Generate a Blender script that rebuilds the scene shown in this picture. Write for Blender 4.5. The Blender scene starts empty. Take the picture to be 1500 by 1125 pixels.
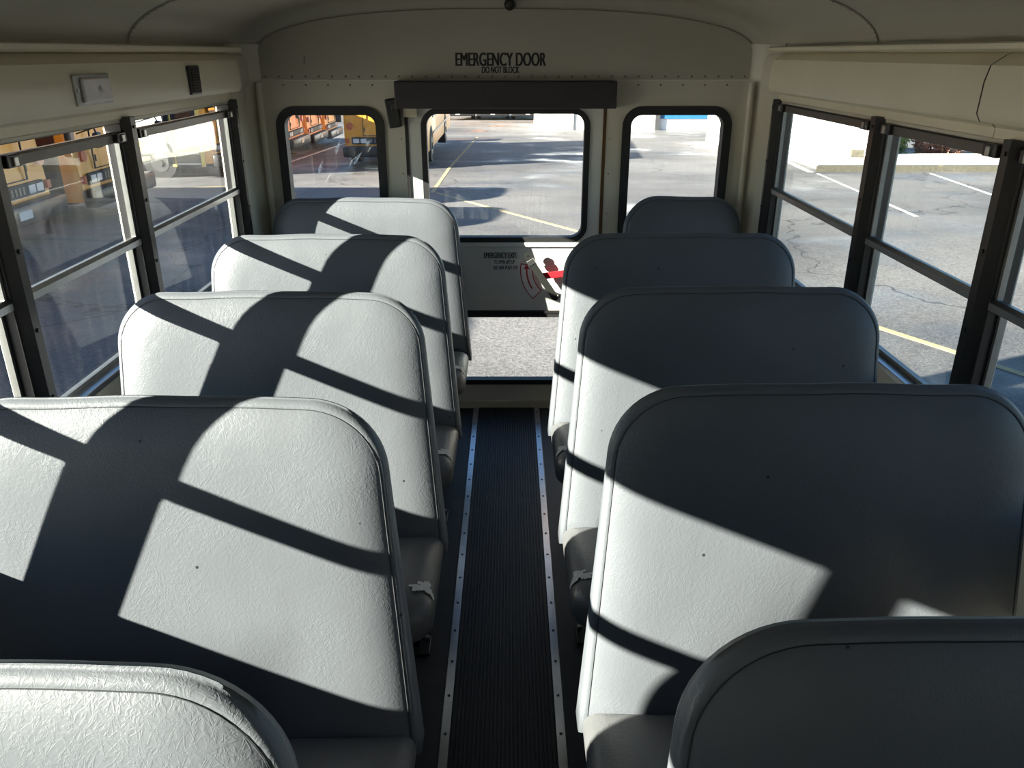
import bpy, bmesh, math, random
from mathutils import Vector, Matrix
S = bpy.context.scene
COL = S.collection
R = math.radians

# ------------------------------------------------------------------ camera
cd = bpy.data.cameras.new('camera'); cam = bpy.data.objects.new('camera', cd); COL.objects.link(cam)
cam.location = (0.022, 0.0, 1.866)
cam.rotation_euler = (R(90 - 22.51), 0, R(-0.137))
cd.sensor_width = 36; cd.lens = 1170 * 36 / 1500
cd.clip_start = 0.02; cd.clip_end = 500
S.camera = cam

# ------------------------------------------------------------------ light
SUN_DIR = Vector((2.223, 1.0, -0.885)).normalized()      # the way the sunlight travels
world = bpy.data.worlds.new('sky'); S.world = world; world.use_nodes = True
wn = world.node_tree; wn.nodes.clear()
wo = wn.nodes.new('ShaderNodeOutputWorld'); wb = wn.nodes.new('ShaderNodeBackground')
sk = wn.nodes.new('ShaderNodeTexSky'); sk.sky_type = 'NISHITA'; sk.sun_disc = False
sk.sun_elevation = R(19.9); sk.sun_rotation = math.atan2(-SUN_DIR.x, -SUN_DIR.y)
sk.air_density = 1.0; sk.dust_density = 0.1; sk.ozone_density = 4.0
wb.inputs['Strength'].default_value = 0.27
wn.links.new(sk.outputs[0], wb.inputs[0]); wn.links.new(wb.outputs[0], wo.inputs[0])
sd = bpy.data.lights.new('sun', 'SUN'); sd.energy = 41.0; sd.angle = R(0.53); sd.color = (1.0, 0.92, 0.80)
sun = bpy.data.objects.new('sun', sd); COL.objects.link(sun)
sun.rotation_euler = SUN_DIR.to_track_quat('-Z', 'Y').to_euler(); sun.location = (-8, -4, 8)

S.view_settings.view_transform = 'Standard'; S.view_settings.look = 'None'
S.view_settings.exposure = 0.0; S.view_settings.gamma = 1.0; S.view_settings.use_curve_mapping = False
S.cycles.max_bounces = 12; S.cycles.diffuse_bounces = 6; S.cycles.transparent_max_bounces = 24
S.cycles.use_denoising = True; S.cycles.sample_clamp_indirect = 6.0

# ------------------------------------------------------------------ materials
MATS = {}
def srgb(r, g, b):
    f = lambda c: (c / 255 / 12.92) if c <= 10 else ((c / 255 + 0.055) / 1.055) ** 2.4
    return (f(r), f(g), f(b), 1)
def mat(name, col, rough=0.5, metal=0.0, spec=0.5, var=0.0, vscale=5.0, bump=0.0, bscale=50.0, coat=0.0, dirt=None, dscale=3.0, emis=None):
    m = bpy.data.materials.new(name); m.use_nodes = True; MATS[name] = m
    nt = m.node_tree; b = nt.nodes['Principled BSDF']
    b.inputs['Base Color'].default_value = col if len(col) == 4 else (*col, 1)
    b.inputs['Roughness'].default_value = rough; b.inputs['Metallic'].default_value = metal
    b.inputs['Specular IOR Level'].default_value = spec
    if coat: b.inputs['Coat Weight'].default_value = coat; b.inputs['Coat Roughness'].default_value = 0.1
    tc = nt.nodes.new('ShaderNodeTexCoord')
    if var:
        n = nt.nodes.new('ShaderNodeTexNoise'); n.inputs['Scale'].default_value = vscale; n.inputs['Detail'].default_value = 6
        nt.links.new(tc.outputs['Object'], n.inputs['Vector'])
        mx = nt.nodes.new('ShaderNodeMix'); mx.data_type = 'RGBA'
        c = b.inputs['Base Color'].default_value[:]
        mx.inputs['A'].default_value = tuple(max(0, x * (1 - var)) for x in c[:3]) + (1,)
        mx.inputs['B'].default_value = tuple(min(1, x * (1 + var)) for x in c[:3]) + (1,)
        nt.links.new(n.outputs['Fac'], mx.inputs['Factor']); nt.links.new(mx.outputs['Result'], b.inputs['Base Color'])
        if dirt:
            n2 = nt.nodes.new('ShaderNodeTexNoise'); n2.inputs['Scale'].default_value = dscale; n2.inputs['Detail'].default_value = 8
            nt.links.new(tc.outputs['Object'], n2.inputs['Vector'])
            rp = nt.nodes.new('ShaderNodeMapRange'); rp.inputs['From Min'].default_value = 0.62; rp.inputs['From Max'].default_value = 0.75
            rp.inputs['To Max'].default_value = 0.7
            nt.links.new(n2.outputs['Fac'], rp.inputs['Value'])
            m2 = nt.nodes.new('ShaderNodeMix'); m2.data_type = 'RGBA'; m2.inputs['B'].default_value = (*dirt, 1)
            nt.links.new(rp.outputs[0], m2.inputs['Factor']); nt.links.new(mx.outputs['Result'], m2.inputs['A'])
            nt.links.new(m2.outputs['Result'], b.inputs['Base Color'])
    if bump:
        n = nt.nodes.new('ShaderNodeTexNoise'); n.inputs['Scale'].default_value = bscale; n.inputs['Detail'].default_value = 4
        nt.links.new(tc.outputs['Object'], n.inputs['Vector'])
        bp = nt.nodes.new('ShaderNodeBump'); bp.inputs['Strength'].default_value = bump; bp.inputs['Distance'].default_value = 0.004
        nt.links.new(n.outputs['Fac'], bp.inputs['Height']); nt.links.new(bp.outputs[0], b.inputs['Normal'])
    if emis:
        b.inputs['Emission Color'].default_value = (*emis[:3], 1); b.inputs['Emission Strength'].default_value = emis[3]
    return m

def vinyl(name, col, rough=0.42):
    m = mat(name, col, rough, 0, 0.45); nt = m.node_tree; b = nt.nodes['Principled BSDF']; L = nt.links.new
    tc = nt.nodes.new('ShaderNodeTexCoord'); oi = nt.nodes.new('ShaderNodeObjectInfo')
    add = nt.nodes.new('ShaderNodeVectorMath'); add.operation = 'MULTIPLY_ADD'
    L(oi.outputs['Random'], add.inputs[0]); add.inputs[1].default_value = (7, 5, 3); L(tc.outputs['Object'], add.inputs[2])
    # fine crease lines: ridges of noise stretched along three directions
    prev = None
    for q, (ang, sx, sz, off) in enumerate(((18, 70, 17, 0), (-38, 78, 16, 5), (72, 66, 20, 11))):
        m1 = nt.nodes.new('ShaderNodeMapping'); m1.inputs['Rotation'].default_value = (0, R(ang), 0); m1.inputs['Location'].default_value = (off, off, off); L(add.outputs[0], m1.inputs[0])
        m2 = nt.nodes.new('ShaderNodeMapping'); m2.inputs['Scale'].default_value = (sx, sx * .6, sz); L(m1.outputs[0], m2.inputs[0])
        nn = nt.nodes.new('ShaderNodeTexNoise'); nn.inputs['Scale'].default_value = 1; nn.inputs['Detail'].default_value = 3; nn.inputs['Distortion'].default_value = 0.5; L(m2.outputs[0], nn.inputs['Vector'])
        s1 = nt.nodes.new('ShaderNodeMath'); s1.operation = 'SUBTRACT'; s1.inputs[1].default_value = 0.5; L(nn.outputs['Fac'], s1.inputs[0])
        s2 = nt.nodes.new('ShaderNodeMath'); s2.operation = 'ABSOLUTE'; L(s1.outputs[0], s2.inputs[0])
        s3 = nt.nodes.new('ShaderNodeMapRange'); s3.inputs['From Min'].default_value = 0.0; s3.inputs['From Max'].default_value = 0.045; s3.inputs['To Min'].default_value = 1; s3.inputs['To Max'].default_value = 0; L(s2.outputs[0], s3.inputs['Value'])
        if prev is None: prev = s3
        else:
            mx_ = nt.nodes.new('ShaderNodeMath'); mx_.operation = 'MAXIMUM'; L(prev.outputs[0], mx_.inputs[0]); L(s3.outputs[0], mx_.inputs[1]); prev = mx_
    nz = nt.nodes.new('ShaderNodeTexNoise'); nz.inputs['Scale'].default_value = 150; nz.inputs['Detail'].default_value = 5; L(add.outputs[0], nz.inputs['Vector'])
    msk = nt.nodes.new('ShaderNodeTexNoise'); msk.inputs['Scale'].default_value = 8; msk.inputs['Detail'].default_value = 4; L(add.outputs[0], msk.inputs['Vector'])
    rm = nt.nodes.new('ShaderNodeMapRange'); rm.inputs['From Min'].default_value = 0.35; rm.inputs['From Max'].default_value = 0.65; rm.inputs['To Min'].default_value = 0.25; L(msk.outputs['Fac'], rm.inputs['Value'])
    a2 = nt.nodes.new('ShaderNodeMath'); a2.operation = 'MULTIPLY'; L(prev.outputs[0], a2.inputs[0]); L(rm.outputs[0], a2.inputs[1])
    a3 = nt.nodes.new('ShaderNodeMath'); a3.operation = 'MULTIPLY_ADD'; a3.inputs[1].default_value = 1.3; L(nz.outputs['Fac'], a3.inputs[0]); L(a2.outputs[0], a3.inputs[2])
    bp = nt.nodes.new('ShaderNodeBump'); bp.inputs['Strength'].default_value = 0.28; bp.inputs['Distance'].default_value = 0.0011
    L(a3.outputs[0], bp.inputs['Height'])
    # broad soft sag of the padding
    n4 = nt.nodes.new('ShaderNodeTexNoise'); n4.inputs['Scale'].default_value = 6; n4.inputs['Detail'].default_value = 1; L(add.outputs[0], n4.inputs['Vector'])
    bp2 = nt.nodes.new('ShaderNodeBump'); bp2.inputs['Strength'].default_value = 0.22; bp2.inputs['Distance'].default_value = 0.012
    L(n4.outputs['Fac'], bp2.inputs['Height']); L(bp.outputs[0], bp2.inputs['Normal']); L(bp2.outputs[0], b.inputs['Normal'])
    n5 = nt.nodes.new('ShaderNodeTexNoise'); n5.inputs['Scale'].default_value = 4; n5.inputs['Detail'].default_value = 7; L(add.outputs[0], n5.inputs['Vector'])
    mx = nt.nodes.new('ShaderNodeMix'); mx.data_type = 'RGBA'
    mx.inputs['A'].default_value = tuple(x * 0.86 for x in col) + (1,); mx.inputs['B'].default_value = tuple(x * 1.14 for x in col) + (1,)
    L(n5.outputs['Fac'], mx.inputs['Factor'])
    # little dark nicks
    n6 = nt.nodes.new('ShaderNodeTexVoronoi'); n6.inputs['Scale'].default_value = 9; L(add.outputs[0], n6.inputs['Vector'])
    r6 = nt.nodes.new('ShaderNodeMapRange'); r6.inputs['From Min'].default_value = 0.028; r6.inputs['From Max'].default_value = 0.04; L(n6.outputs['Distance'], r6.inputs['Value'])
    m2 = nt.nodes.new('ShaderNodeMix'); m2.data_type = 'RGBA'; m2.inputs['A'].default_value = (0.02, 0.02, 0.02, 1)
    L(r6.outputs[0], m2.inputs['Factor']); L(mx.outputs['Result'], m2.inputs['B'])
    L(m2.outputs['Result'], b.inputs['Base Color'])
    return m

def glassmat(name, tint=(0.93, 0.95, 0.94), dirt=0.03, ior=1.5, streak=1.0):
    m = bpy.data.materials.new(name); m.use_nodes = True; MATS[name] = m
    nt = m.node_tree; nt.nodes.clear(); L = nt.links.new
    o = nt.nodes.new('ShaderNodeOutputMaterial'); t = nt.nodes.new('ShaderNodeBsdfTransparent'); t.inputs[0].default_value = (*tint, 1)
    g = nt.nodes.new('ShaderNodeBsdfGlossy'); g.inputs['Roughness'].default_value = 0.0
    # Schlick reflectance of one face of a thin pane, the same from either side
    ge = nt.nodes.new('ShaderNodeNewGeometry'); dt = nt.nodes.new('ShaderNodeVectorMath'); dt.operation = 'DOT_PRODUCT'
    L(ge.outputs['Normal'], dt.inputs[0]); L(ge.outputs['Incoming'], dt.inputs[1])
    def mth(op, a, b=None, v=None):
        q = nt.nodes.new('ShaderNodeMath'); q.operation = op; L(a, q.inputs[0]) if a is not None else None
        if v is not None: q.inputs[1].default_value = v
        return q
    ab = mth('ABSOLUTE', dt.outputs['Value']); om = nt.nodes.new('ShaderNodeMath'); om.operation = 'SUBTRACT'; om.inputs[0].default_value = 1; L(ab.outputs[0], om.inputs[1])
    pw = mth('POWER', om.outputs[0], v=5.0); sc_ = mth('MULTIPLY', pw.outputs[0], v=0.96); fr = mth('ADD', sc_.outputs[0], v=0.04)
    m1 = nt.nodes.new('ShaderNodeMixShader'); L(fr.outputs[0], m1.inputs[0]); L(t.outputs[0], m1.inputs[1]); L(g.outputs[0], m1.inputs[2])
    d = nt.nodes.new('ShaderNodeBsdfDiffuse'); d.inputs[0].default_value = (0.8, 0.8, 0.78, 1)
    tr = nt.nodes.new('ShaderNodeBsdfTranslucent'); tr.inputs[0].default_value = (0.8, 0.8, 0.78, 1)
    md = nt.nodes.new('ShaderNodeMixShader'); L(d.outputs[0], md.inputs[1]); L(tr.outputs[0], md.inputs[2])
    tc = nt.nodes.new('ShaderNodeTexCoord'); mp = nt.nodes.new('ShaderNodeMapping'); mp.inputs['Scale'].default_value = (3, 3, 0.6)
    L(tc.outputs['Object'], mp.inputs[0])
    n = nt.nodes.new('ShaderNodeTexNoise'); n.inputs['Scale'].default_value = 9 * streak; n.inputs['Detail'].default_value = 6; L(mp.outputs[0], n.inputs['Vector'])
    rp = nt.nodes.new('ShaderNodeMapRange'); rp.inputs['From Min'].default_value = 0.45; rp.inputs['From Max'].default_value = 0.8
    rp.inputs['To Min'].default_value = dirt * 0.25; rp.inputs['To Max'].default_value = dirt * 2.5; L(n.outputs['Fac'], rp.inputs['Value'])
    m2 = nt.nodes.new('ShaderNodeMixShader'); L(rp.outputs[0], m2.inputs[0]); L(m1.outputs[0], m2.inputs[1]); L(md.outputs[0], m2.inputs[2])
    L(m2.outputs[0], o.inputs[0])
    return m

def asphalt(name):
    m = mat(name, (0.2, 0.2, 0.2), 0.85, 0, 0.5); nt = m.node_tree; b = nt.nodes['Principled BSDF']; L = nt.links.new
    tc = nt.nodes.new('ShaderNodeTexCoord')
    def noise(s, d, det=0.6):
        n = nt.nodes.new('ShaderNodeTexNoise'); n.inputs['Scale'].default_value = s; n.inputs['Detail'].default_value = d
        n.inputs['Roughness'].default_value = det; L(tc.outputs['Object'], n.inputs['Vector']); return n
    n1 = noise(0.22, 6); cr = nt.nodes.new('ShaderNodeValToRGB'); e = cr.color_ramp.elements
    e[0].position = 0.36; e[0].color = (0.093, 0.091, 0.092, 1); e[1].position = 0.62; e[1].color = (0.19, 0.182, 0.175, 1)
    L(n1.outputs['Fac'], cr.inputs[0])
    n2 = noise(38, 3, 0.8); r2 = nt.nodes.new('ShaderNodeMapRange'); r2.inputs['From Min'].default_value = 0.35; r2.inputs['From Max'].default_value = 0.68
    r2.inputs['To Min'].default_value = 0.55; r2.inputs['To Max'].default_value = 1.5; L(n2.outputs['Fac'], r2.inputs['Value'])
    ml = nt.nodes.new('ShaderNodeVectorMath'); ml.operation = 'SCALE'; L(cr.outputs[0], ml.inputs[0]); L(r2.outputs[0], ml.inputs['Scale'])
    # thin cracks
    wp = noise(0.7, 4); mad = nt.nodes.new('ShaderNodeVectorMath'); mad.operation = 'MULTIPLY_ADD'; mad.inputs[1].default_value = (1.6, 1.6, 1.6)
    L(wp.outputs['Color'], mad.inputs[0]); L(tc.outputs['Object'], mad.inputs[2])
    vo = nt.nodes.new('ShaderNodeTexVoronoi'); vo.feature = 'DISTANCE_TO_EDGE'; vo.inputs['Scale'].default_value = 0.16; L(mad.outputs[0], vo.inputs['Vector'])
    r3 = nt.nodes.new('ShaderNodeMapRange'); r3.inputs['From Min'].default_value = 0.001; r3.inputs['From Max'].default_value = 0.005; r3.inputs['To Min'].default_value = 0.35
    L(vo.outputs['Distance'], r3.inputs['Value'])
    m2 = nt.nodes.new('ShaderNodeVectorMath'); m2.operation = 'SCALE'; L(ml.outputs[0], m2.inputs[0]); L(r3.outputs[0], m2.inputs['Scale'])
    L(m2.outputs[0], b.inputs['Base Color'])
    bp = nt.nodes.new('ShaderNodeBump'); bp.inputs['Strength'].default_value = 0.6; bp.inputs['Distance'].default_value = 0.01
    L(n2.outputs['Fac'], bp.inputs['Height']); L(bp.outputs[0], b.inputs['Normal'])
    # damp sheen in places
    n3 = noise(0.35, 3); r5 = nt.nodes.new('ShaderNodeMapRange'); r5.inputs['From Min'].default_value = 0.5; r5.inputs['From Max'].default_value = 0.7
    r5.inputs['To Min'].default_value = 0.7; r5.inputs['To Max'].default_value = 0.16; L(n3.outputs['Fac'], r5.inputs['Value']); L(r5.outputs[0], b.inputs['Roughness'])
    return m

VINYL = vinyl('grey_vinyl', (0.110, 0.119, 0.134))
VINYL_D = vinyl('cushion_vinyl', (0.098, 0.100, 0.104))
PIPING = mat('seam_thread', (0.05, 0.053, 0.058), 0.95, 0, 0.1)
TORN = mat('torn_lining', (0.55, 0.54, 0.53), 0.9, var=0.2, vscale=60)
BLACK = mat('black_paint', (0.018, 0.017, 0.018), 0.35, var=0.3, vscale=8)
RUBBER = mat('black_rubber', (0.014, 0.014, 0.015), 0.55, bump=0.1, bscale=60)
ALU = mat('aluminium', (0.62, 0.63, 0.65), 0.28, 1.0, var=0.15, vscale=30)
ALU_D = mat('aged_aluminium', (0.42, 0.42, 0.41), 0.4, 0.9, var=0.15, vscale=30)
RIVET = mat('dull_rivet', (0.16, 0.15, 0.13), 0.5, 0.2)
SASH = mat('sash_metal', (0.27, 0.27, 0.26), 0.38, 0.8, var=0.2, vscale=25)
RAILM = mat('dull_grey_rail', (0.12, 0.11, 0.10), 0.45, 0.3, var=0.15, vscale=20)
STEEL = mat('steel', (0.5, 0.5, 0.5), 0.35, 1.0)
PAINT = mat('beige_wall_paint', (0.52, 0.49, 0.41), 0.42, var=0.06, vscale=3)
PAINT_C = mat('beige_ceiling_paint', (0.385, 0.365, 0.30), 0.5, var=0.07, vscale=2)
PAINT_T = mat('tan_panel_paint', (0.66, 0.61, 0.47), 0.38, var=0.07, vscale=4, bump=0.08, bscale=6)
PAINT_W = mat('cream_door_paint', (0.62, 0.61, 0.575), 0.4, var=0.04, vscale=4)
DECAL = mat('decal_white', (0.75, 0.74, 0.74), 0.5)
INK = mat('black_ink', (0.012, 0.012, 0.014), 0.5)
RED = mat('red_paint', (0.62, 0.02, 0.03), 0.35)
REDINK = mat('red_ink', (0.40, 0.03, 0.04), 0.5)
GREYBAR = mat('dark_grey_bar', (0.014, 0.015, 0.013), 0.5, var=0.1, vscale=30)
PAD = mat('charcoal_pad', (0.028, 0.024, 0.027), 0.6, var=0.15, vscale=20, bump=0.15, bscale=90)
RUST = mat('rusty_gap', (0.10, 0.045, 0.015), 0.9, var=0.5, vscale=30)
LENS = mat('frosted_lens', (0.74, 0.71, 0.69), 0.3, var=0.1, vscale=40, bump=0.5, bscale=250)
FLOOR = mat('black_floor_rubber', (0.018, 0.019, 0.022), 0.5, var=0.35, vscale=9, bump=0.2, bscale=40, dirt=(0.05, 0.048, 0.045), dscale=6)
MATR = mat('ribbed_rubber', (0.010, 0.0105, 0.0115), 0.5, var=0.4, vscale=7, dirt=(0.045, 0.043, 0.04), dscale=5)
GLASS_S = glassmat('side_glass', (0.90, 0.93, 0.92), 0.0025)
GLASS_R = glassmat('rear_glass', (0.93, 0.95, 0.94), 0.02, streak=1.6)
ASPH = asphalt('asphalt')
YEL = mat('school_yellow', (0.80, 0.32, 0.022), 0.42, var=0.08, vscale=1.5, coat=0.15)
YELP = mat('pale_yellow', (0.68, 0.52, 0.14), 0.4, var=0.08, vscale=2, coat=0.3)
WHITEP = mat('white_paint', (0.78, 0.78, 0.75), 0.35, var=0.04, vscale=3, coat=0.3)
WALLW = mat('white_render', (0.84, 0.84, 0.82), 0.8, var=0.04, vscale=1)
BLUE = mat('blue_sign_paint', (0.015, 0.13, 0.30), 0.6)
CONC = mat('pale_concrete', (0.62, 0.59, 0.53), 0.85, var=0.12, vscale=3, bump=0.3, bscale=30)
CURB = mat('curb_concrete', (0.10, 0.092, 0.068), 0.9, var=0.6, vscale=14, bump=0.6, bscale=30)
LINEW = mat('white_line_paint', (0.62, 0.62, 0.60), 0.7, var=0.3, vscale=12)
LINEY = mat('yellow_line_paint', (0.44, 0.35, 0.18), 0.75, var=0.35, vscale=12)
DGLASS = mat('dark_vehicle_glass', (0.02, 0.025, 0.03), 0.06, 0, 0.8)
DARK = mat('dark_interior', (0.02, 0.022, 0.026), 0.7)
LAMP = mat('clear_headlamp', (0.75, 0.78, 0.8), 0.12, 0.5)
ORANGE = mat('orange_lamp', (0.50, 0.075, 0.02), 0.3, var=0.15, vscale=30)
TYRE = mat('tyre_rubber', (0.02, 0.02, 0.02), 0.8)
HUB = mat('wheel_hub', (0.12, 0.12, 0.12), 0.4, 0.6, var=0.3, vscale=10)
PLATE = mat('licence_plate', (0.6, 0.6, 0.58), 0.4)
BARK = mat('bark', (0.12, 0.08, 0.05), 0.9, var=0.3, vscale=20)
LEAFG = mat('green_leaves', (0.16, 0.24, 0.05), 0.6, var=0.5, vscale=5)
LEAFR = mat('russet_leaves', (0.30, 0.13, 0.08), 0.65, var=0.5, vscale=5)
LEAFY = mat('yellow_leaves', (0.42, 0.33, 0.07), 0.65, var=0.4, vscale=5)

# ------------------------------------------------------------------ mesh helpers
def mkmesh(name, verts, faces, smooth=False):
    me = bpy.data.meshes.new(name); me.from_pydata([tuple(v) for v in verts], [], faces); me.update()
    if smooth:
        for p in me.polygons: p.use_smooth = True
    return me
def link(name, me, m, parent=None, loc=None, rot=None):
    o = bpy.data.objects.new(name, me); COL.objects.link(o)
    if m is not None and me is not None and not me.materials: me.materials.append(m)
    if parent is not None: o.parent = parent
    if loc is not None: o.location = loc
    if rot is not None: o.rotation_euler = rot
    return o
class MB:
    """collects shapes into one bmesh"""
    def __init__(s): s.bm = bmesh.new()
    def box(s, c, d, rot=None, bev=0.0, seg=2):
        r = bmesh.ops.create_cube(s.bm, size=1.0); vs = r['verts']
        bmesh.ops.scale(s.bm, verts=vs, vec=d)
        if bev:
            ed = list({e for v in vs for e in v.link_edges})
            q = bmesh.ops.bevel(s.bm, geom=ed, offset=bev, segments=seg, profile=0.5, affect='EDGES')
            vs = list({v for f in q['faces'] for v in f.verts} | {v for v in vs if v.is_valid})
        M = Matrix.Translation(Vector(c))
        if rot: M = M @ (Matrix.Rotation(rot[2], 4, 'Z') @ Matrix.Rotation(rot[1], 4, 'Y') @ Matrix.Rotation(rot[0], 4, 'X'))
        bmesh.ops.transform(s.bm, matrix=M, verts=vs); return s
    def ext(s, x0, x1, y0, y1, z0, z1, bev=0.0):
        return s.box(((x0 + x1) / 2, (y0 + y1) / 2, (z0 + z1) / 2), (x1 - x0, y1 - y0, z1 - z0), None, bev)
    def cyl(s, p0, p1, r, n=16, r2=None):
        p0 = Vector(p0); p1 = Vector(p1); d = p1 - p0
        q = bmesh.ops.create_cone(s.bm, cap_ends=True, segments=n, radius1=r, radius2=r if r2 is None else r2, depth=d.length)
        M = Matrix.Translation((p0 + p1) / 2) @ d.to_track_quat('Z', 'Y').to_matrix().to_4x4()
        bmesh.ops.transform(s.bm, matrix=M, verts=q['verts']); return s
    def ball(s, c, r, u=12, v=8, sc=(1, 1, 1)):
        q = bmesh.ops.create_uvsphere(s.bm, u_segments=u, v_segments=v, radius=r)
        bmesh.ops.scale(s.bm, verts=q['verts'], vec=sc); bmesh.ops.translate(s.bm, verts=q['verts'], vec=c); return s
    def tube(s, pts, r, n=10, closed=False):
        pts = [Vector(p) for p in pts]; rings = []; N = len(pts)
        for i, p in enumerate(pts):
            a = pts[i - 1] if (i > 0 or closed) else p; b = pts[(i + 1) % N] if (i < N - 1 or closed) else p
            t = (b - a).normalized(); up = Vector((0, 0, 1)) if abs(t.z) < 0.95 else Vector((0, 1, 0))
            u = t.cross(up).normalized(); w = u.cross(t)
            rings.append([s.bm.verts.new(p + r * (math.cos(2 * math.pi * k / n) * u + math.sin(2 * math.pi * k / n) * w)) for k in range(n)])
        for i in range(N if closed else N - 1):
            A = rings[i]; B = rings[(i + 1) % N]
            for k in range(n): s.bm.faces.new((A[k], A[(k + 1) % n], B[(k + 1) % n], B[k]))
        if not closed: s.bm.faces.new(rings[0][::-1]); s.bm.faces.new(rings[-1])
        return s
    def prism(s, poly, fn, a, b):
        """poly of 2D points; fn(u,v,w)->xyz; extruded from w=a to w=b"""
        A = [s.bm.verts.new(fn(u, v, a)) for u, v in poly]; B = [s.bm.verts.new(fn(u, v, b)) for u, v in poly]; n = len(poly)
        for i in range(n): s.bm.faces.new((A[i], A[(i + 1) % n], B[(i + 1) % n], B[i]))
        s.bm.faces.new(A[::-1]); s.bm.faces.new(B); return s
    def ring(s, outer, inner, fn, a, b):
        n = len(outer); Q = []
        for poly, w in ((outer, a), (inner, a), (inner, b), (outer, b)): Q.append([s.bm.verts.new(fn(u, v, w)) for u, v in poly])
        for k in range(4):
            A = Q[k]; B = Q[(k + 1) % 4]
            for i in range(n): s.bm.faces.new((A[i], A[(i + 1) % n], B[(i + 1) % n], B[i]))
        return s
    def out(s, name, m, parent=None, smooth=None, loc=None, rot=None):
        bmesh.ops.recalc_face_normals(s.bm, faces=s.bm.faces)
        me = bpy.data.meshes.new(name); s.bm.to_mesh(me); s.bm.free()
        if smooth is not None:
            for p in me.polygons: p.use_smooth = True
            me.set_sharp_from_angle(angle=R(smooth))
        return link(name, me, m, parent, loc, rot)
def rrect(x0, x1, z0, z1, r, n=8):
    if not isinstance(r, (tuple, list)): r = (r,) * 4
    P = []
    for (cx, cz, a0, rr) in ((x1 - r[0], z0 + r[0], -90, r[0]), (x1 - r[1], z1 - r[1], 0, r[1]), (x0 + r[2], z1 - r[2], 90, r[2]), (x0 + r[3], z0 + r[3], 180, r[3])):
        for k in range(n + 1):
            a = R(a0 + 90 * k / n); P.append((cx + rr * math.cos(a), cz + rr * math.sin(a)))
    return P
XZ = lambda u, v, w: (u, w, v)
YZ = lambda u, v, w: (w, u, v)
XY = lambda u, v, w: (u, v, w)
def plate(name, outer, holes, fn, a, b, m, parent=None):
    """flat sheet with holes, filled by a 2D curve"""
    cu = bpy.data.curves.new('c', 'CURVE'); cu.dimensions = '2D'; cu.fill_mode = 'BOTH'; cu.extrude = 0.5
    for lp in [outer] + holes:
        sp = cu.splines.new('POLY'); sp.points.add(len(lp) - 1); sp.use_cyclic_u = True
        for i, (x, y) in enumerate(lp): sp.points[i].co = (x, y, 0, 1)
    o = bpy.data.objects.new('tmp', cu); me = bpy.data.meshes.new_from_object(o)
    bpy.data.objects.remove(o); bpy.data.curves.remove(cu)
    for v in me.vertices:
        x, y, z = v.co; v.co = fn(x, y, a + (z + 0.5) * (b - a))
    me.update(); me.name = name
    bm = bmesh.new(); bm.from_mesh(me); bmesh.ops.remove_doubles(bm, verts=bm.verts, dist=1e-5)
    bmesh.ops.recalc_face_normals(bm, faces=bm.faces); bm.to_mesh(me); bm.free()
    return link(name, me, m, parent)
def textmesh(name, body, size, cx, cz, y, width, height, m, parent, bold=.0026):
    """condensed lettering; drawn three times a hair apart to thicken the strokes"""
    cu = bpy.data.curves.new('t', 'FONT'); cu.body = body; cu.size = size; cu.align_x = 'CENTER'
    o = bpy.data.objects.new('tmp', cu); me = bpy.data.meshes.new_from_object(o)
    bpy.data.objects.remove(o); bpy.data.curves.remove(cu)
    xs = [v.co.x for v in me.vertices]; ys = [v.co.y for v in me.vertices]
    x0, x1, y0, y1 = min(xs), max(xs), min(ys), max(ys); V = []; F = []
    for q, dx in enumerate((-bold, 0, bold)):
        b = len(V)
        for v in me.vertices:
            V.append((cx + dx + ((v.co.x - x0) / (x1 - x0) - 0.5) * (width - 2 * bold), y - q * .00012, cz + ((v.co.y - y0) / (y1 - y0) - 0.5) * height))
        F += [tuple(b + i for i in p.vertices) for p in me.polygons]
    bpy.data.meshes.remove(me); return link(name, mkmesh(name, V, F), m, parent)
def empty(name, loc=(0, 0, 0), rotz=0.0):
    o = bpy.data.objects.new(name, None); COL.objects.link(o); o.location = loc; o.rotation_euler = (0, 0, rotz)
    o.empty_display_size = 0.1; return o
def tag(o, label, cat, group=None, kind=None):
    o['label'] = label; o['category'] = cat
    if group: o['group'] = group
    if kind: o['kind'] = kind
    return o
def struct(o, label=None, cat=None):
    o['kind'] = 'structure'
    if label: o['label'] = label
    if cat: o['category'] = cat
    return o
def copy_tree(o, parent=None):
    c = o.copy(); COL.objects.link(c)
    if parent is not None: c.parent = parent; c.matrix_parent_inverse = o.matrix_parent_inverse
    for ch in list(o.children): copy_tree(ch, c)
    return c

# ================================================================== THE BUS: shell
YR = 4.15           # inner face of the rear wall
YF = -3.5           # front end, behind the camera
W = 1.254           # half width at the windows
ZS, ZT = 0.903, 1.655
struct(MB().ext(-1.33, 1.33, YF - .1, YR + .10, -0.12, 0.0).out('floor', FLOOR), 'black rubber bus floor', 'floor')

# window bays along each side: (rear edge, front edge) of the glass
BAYS = [(3.805, 2.824), (2.724, 2.052), (1.955, 1.283), (1.185, 0.575), (0.483, -0.180)]
FR = 0.022          # sash and frame width outside the glass edge
def side_wall(sg, nm):
    holes = [rrect(b[1] - FR, b[0] + FR, ZS, ZT, 0.002, 1) for b in BAYS]
    o = plate(nm, [(YF, -0.45), (YR + .1, -0.45), (YR + .1, 1.90), (YF, 1.90)], holes, YZ, sg * W, sg * (W + .06), PAINT)
    struct(o, 'beige painted side wall of the bus', 'wall'); return o
wl = side_wall(-1, 'wall_left'); wr = side_wall(1, 'wall_right')

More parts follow.
